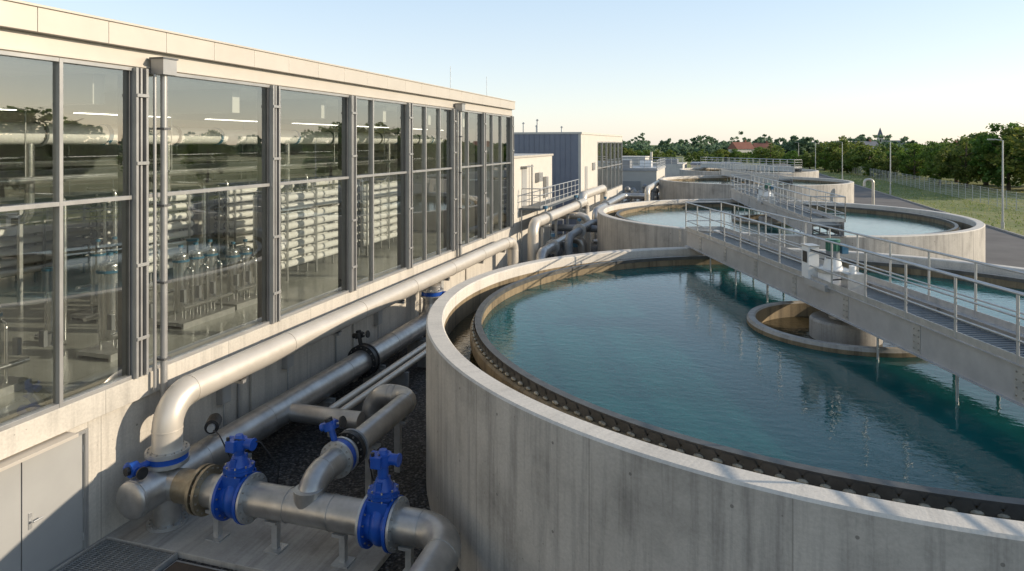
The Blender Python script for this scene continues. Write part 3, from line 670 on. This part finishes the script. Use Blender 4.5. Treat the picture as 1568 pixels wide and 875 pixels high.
def tufts(name,n,xr,yr,h0,h1,mat='blades'):
    x=np.random.uniform(*xr,n);y=np.random.uniform(*yr,n);h=np.random.uniform(h0,h1,n);a=np.random.uniform(0,math.pi*2,n);w=h*.35
    v=np.zeros((n,3,3)); v[:,0]=np.stack([x-np.cos(a)*w,y-np.sin(a)*w,0*x],1); v[:,1]=np.stack([x+np.cos(a)*w,y+np.sin(a)*w,0*x],1); v[:,2]=np.stack([x+np.random.normal(0,.1,n),y+np.random.normal(0,.1,n),h],1)
    me=bpy.data.meshes.new(name); me.from_pydata(v.reshape(-1,3).tolist(),[],np.arange(n*3).reshape(-1,3).tolist()); me.materials.append(M[mat])
    o=bpy.data.objects.new(name,me);COL.objects.link(o)
tufts('grass',16000,(20.9,40),(28,190),.05,.2)
# ---------------------------------------------------------------- trees
def leafquads(cent,size,flat=.0):
    n=len(cent); a=np.random.normal(size=(n,3)); a/=np.linalg.norm(a,axis=1)[:,None]; r=np.random.normal(size=(n,3)); b=np.cross(a,r); b/=np.linalg.norm(b,axis=1)[:,None]
    s=(size*np.random.uniform(.6,1.3,n))[:,None]
    return np.stack([cent-a*s-b*s*.5,cent+a*s*.2-b*s*.7,cent+a*s+b*s*.4,cent-a*s*.3+b*s*.7],1).reshape(-1,3)
def crown(H,W,nclump,nleaf,base=.25):
    out=[]
    for _ in range(nclump):
        while True:
            p=np.random.uniform(-1,1,3)
            rr=np.linalg.norm(p)
            if .45<rr<1.0 or (rr<.45 and random.random()<.3): break
        z=base*H+(p[2]*.5+.5)*H*(1-base)*.93; 
        prof=1.0-.35*max(0,p[2])**2-.15*max(0,-p[2])
        c=np.array([p[0]*W*prof,p[1]*W*prof,z]); cr=np.random.uniform(.09,.17)*W*1.5
        q=np.random.normal(size=(nleaf,3)); q/=np.linalg.norm(q,axis=1)[:,None]; q*=(np.random.uniform(.2,1,nleaf)**.5)[:,None]*cr; q[:,2]*=.75
        out.append(c+q)
    return np.concatenate(out)
def treemesh(name,H,W,mat,ncl=75,nl=70,ls=.17,base=.16):
    b=MB(name); b.sweep([(0,0,0),(.08,.05,H*.2),(.0,.1,H*.5),(.1,0,H*.85)],.2,'bark',10,True,[.24,.17,.12,.03])
    for k in range(9):
        a=k*2.4;z=H*(.18+.06*k); L=W*.75
        b.sweep([(0,.05,z),(math.cos(a)*L*.5,math.sin(a)*L*.5,z+H*.09),(math.cos(a)*L,math.sin(a)*L,z+H*.2)],.07,'bark',6,True,[.08,.05,.015])
    v=leafquads(crown(H,W,ncl,nl,base),ls); n=len(v)//4; o=len(b.v); k=b.mi(mat)
    b.v+=[tuple(x) for x in v.tolist()]; b.f+=[[o+4*i,o+4*i+1,o+4*i+2,o+4*i+3] for i in range(n)]; b.m+=[k]*n; b.s+=[False]*n; b.uv+=[[(0,0)]*4]*n
    return b.build(recalc=False)
protos=[('A',9,3.6,'leafA'),('B',8,3.6,'leafB'),('C',10,3.9,'leafA'),('D',6,3.2,'leafB')]
TL=[(39.3,115,10.5),(35.5,119.9,8.2),(33.1,124.2,7.6),(40.7,128.3,8.8),(34.5,145.4,7.4),(42,110.4,10.8),(44.7,104,11.5),(38.5,135,8.0),(46,118,11),(50,128,12),(32.7,158.3,5.7),(30.1,163.6,6.5),(28.6,169.9,5.2),(27.5,184.9,9.3),(24,183.8,5),(21.6,191.8,4.5),(18.5,200.8,5.3),(13.3,210,7.4),(11.2,221.4,6.4),(-.2,246.8,5),(4.1,248.1,5.4),(-21.7,240,5.2),(-27,238.6,4.5),(-31.3,237,5.4),(-36,236,5),
(36.5,152,6),(40,160,8),(36,175,7),(44,142,9.5),(31,150,5.2),(26,196,6),(33,196,7.5),
(62,80,10),(66,62,9),(60,48,11),(64,30,9),(60,14,10),(66,-2,11),(64,96,10),(72,70,12),(70,38,12)]
made=[]
for i,(x,y,h) in enumerate(TL):
    k=i%4
    if i<4:
        p=protos[k]; o=treemesh('broadleaf_tree',p[1],p[2],p[3],base=.06+.02*k); made.append((o.data,p[1]))
        o.scale=(h/p[1]*1.1,)*2+(h/p[1],)
    else:
        me,hh=made[k]; o=bpy.data.objects.new('broadleaf_tree',me); COL.objects.link(o); s=h/hh; o.scale=(s*random.uniform(1.05,1.4),s*random.uniform(1.05,1.4),s)
    o.location=(x,y,-.05); o.rotation_euler=(0,0,random.uniform(0,6.28))
def mass(name,pts,mat,ncl,nl,ls):
    vs=[]
    for x,y,h in pts:
        c=crown(h,h*random.uniform(.42,.62)*(2.0 if h<8 and name[0]=='d' else 1),ncl,nl,.0); c[:,0]+=x;c[:,1]+=y; vs.append(leafquads(c,ls))
    v=np.concatenate(vs); n=len(v)//4
    me=bpy.data.meshes.new(name); me.vertices.add(n*4); me.vertices.foreach_set('co',v.astype(np.float32).ravel()); me.loops.add(n*4); me.loops.foreach_set('vertex_index',np.arange(n*4,dtype=np.int32)); me.polygons.add(n); me.polygons.foreach_set('loop_start',np.arange(0,n*4,4,dtype=np.int32)); me.update(calc_edges=True); me.validate(); me.materials.append(M[mat])
    o=bpy.data.objects.new(name,me);COL.objects.link(o)
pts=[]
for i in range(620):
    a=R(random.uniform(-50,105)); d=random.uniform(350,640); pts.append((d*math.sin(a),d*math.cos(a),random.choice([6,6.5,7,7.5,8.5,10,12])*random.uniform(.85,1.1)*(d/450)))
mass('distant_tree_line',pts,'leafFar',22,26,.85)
pts=[]
for i in range(60):
    y=random.uniform(135,300); x=34+random.uniform(-5,28)-(y-135)*.12; pts.append((x,y,random.uniform(2.5,4.5)))
for i in range(40): pts.append((random.uniform(-60,22),random.uniform(232,300),random.uniform(3,5)))
mass('hedgerow',pts,'leafB',26,34,.24)
# ---------------------------------------------------------------- distant houses / church
def house(x,y,w,d,h,rh,rot,roof='tile',wall='clad_white'):
    b=MB('village_house'); b.T=Matrix.Translation((x,y,0))@Matrix.Rotation(rot,4,'Z')
    b.box(-w/2,w/2,-d/2,d/2,0,h,wall); e=.4
    b.add([(-w/2-e,-d/2-e,h-.1),(w/2+e,-d/2-e,h-.1),(w/2+e,d/2+e,h-.1),(-w/2-e,d/2+e,h-.1),(-w/2-e,0,h+rh),(w/2+e,0,h+rh)],[(0,1,5,4),(2,3,4,5),(0,4,3),(1,2,5),(0,3,2,1)],roof)
    for k in range(int(w//2.4)): b.box(-w/2+.8+k*2.4,-w/2+1.8+k*2.4,-d/2-.03,-d/2,1,2.3,'alu_dark')
    b.box(w*.2,w*.2+.7,-.3,.4,h+rh*.4,h+rh+.9,'tile'); b.build()
for q in((8,318,8,8,4.4,3.0,.5),(17,322,7,8,4.2,2.8,.1),(58,322,9,8,4.5,3.2,.4,'slate'),(110,372,10,8,5,3.2,.3),(127,382,9,8,4.6,3.0,.2)): house(*q)
b=MB('church'); cx,cy=132,668
b.box(cx-2.2,cx+2.2,cy-2.2,cy+2.2,0,12,'clad_white'); b.add([(cx-2.4,cy-2.4,12),(cx+2.4,cy-2.4,12),(cx+2.4,cy+2.4,12),(cx-2.4,cy+2.4,12),(cx,cy,21)],[(0,1,4),(1,2,4),(2,3,4),(3,0,4)],'slate'); b.box(cx+2.2,cx+18,cy-5,cy+5,0,6,'clad_white'); b.add([(cx+2.3,cy-5.5,6),(cx+18.5,cy-5.5,6),(cx+18.5,cy+5.5,6),(cx+2.3,cy+5.5,6),(cx+2.3,cy,9.5),(cx+18.5,cy,9.5)],[(0,1,5,4),(2,3,4,5),(0,4,3),(1,2,5)],'slate'); b.box(cx-.6,cx+.6,cy-2.25,cy-2.2,8,10.5,'black'); b.build()
# ---------------------------------------------------------------- light, world, camera
EL=R(18); AZ=R(77)
sd=Vector((math.cos(EL)*math.sin(AZ),math.cos(EL)*math.cos(AZ),math.sin(EL)))
L=bpy.data.lights.new('sun','SUN'); L.energy=5.0; L.angle=R(.5); L.color=(1,.85,.66)
o=bpy.data.objects.new('sun',L); COL.objects.link(o); o.rotation_euler=sd.to_track_quat('Z','Y').to_euler(); o.location=(60,20,40)
w=bpy.data.worlds.new('World'); scene.world=w; w.use_nodes=True; nt=w.node_tree
sk=nt.nodes.new('ShaderNodeTexSky'); sk.sky_type='NISHITA'; sk.sun_disc=False; sk.sun_elevation=EL; sk.sun_rotation=AZ; sk.altitude=50; sk.air_density=1.0; sk.dust_density=.5; sk.ozone_density=1.0
tc=nt.nodes.new('ShaderNodeTexCoord'); sp=nt.nodes.new('ShaderNodeSeparateXYZ'); nt.links.new(tc.outputs['Generated'],sp.inputs[0])
hz=ramp(nt,sp.outputs[2],[(0,(.61,.585,.59)),(.05,(.58,.59,.61)),(.2,(.45,.54,.63)),(.5,(.25,.32,.41)),(1,(.13,.18,.27))])
sc=nt.nodes.new('ShaderNodeVectorMath'); sc.operation='SCALE'; nt.links.new(hz,sc.inputs[0]); sc.inputs['Scale'].default_value=1/.15
ad=nt.nodes.new('ShaderNodeVectorMath'); ad.operation='ADD'; s2=nt.nodes.new('ShaderNodeVectorMath'); s2.operation='SCALE'; s2.inputs['Scale'].default_value=.55
nt.links.new(sk.outputs[0],s2.inputs[0]); nt.links.new(s2.outputs[0],ad.inputs[0]); nt.links.new(sc.outputs[0],ad.inputs[1])
bg=nt.nodes['Background']; nt.links.new(ad.outputs[0],bg.inputs[0]); bg.inputs[1].default_value=.15
cam=bpy.data.cameras.new('camera'); cam.sensor_width=36; cam.lens=36*1050/1568; cam.shift_y=-.1387; cam.clip_end=6000; cam.clip_start=.1
co=bpy.data.objects.new('camera',cam); COL.objects.link(co); co.location=(0,0,6.75); co.rotation_euler=(R(90),0,R(17.05)); scene.camera=co
scene.view_settings.view_transform='Standard'; scene.view_settings.look='None'; scene.view_settings.exposure=0
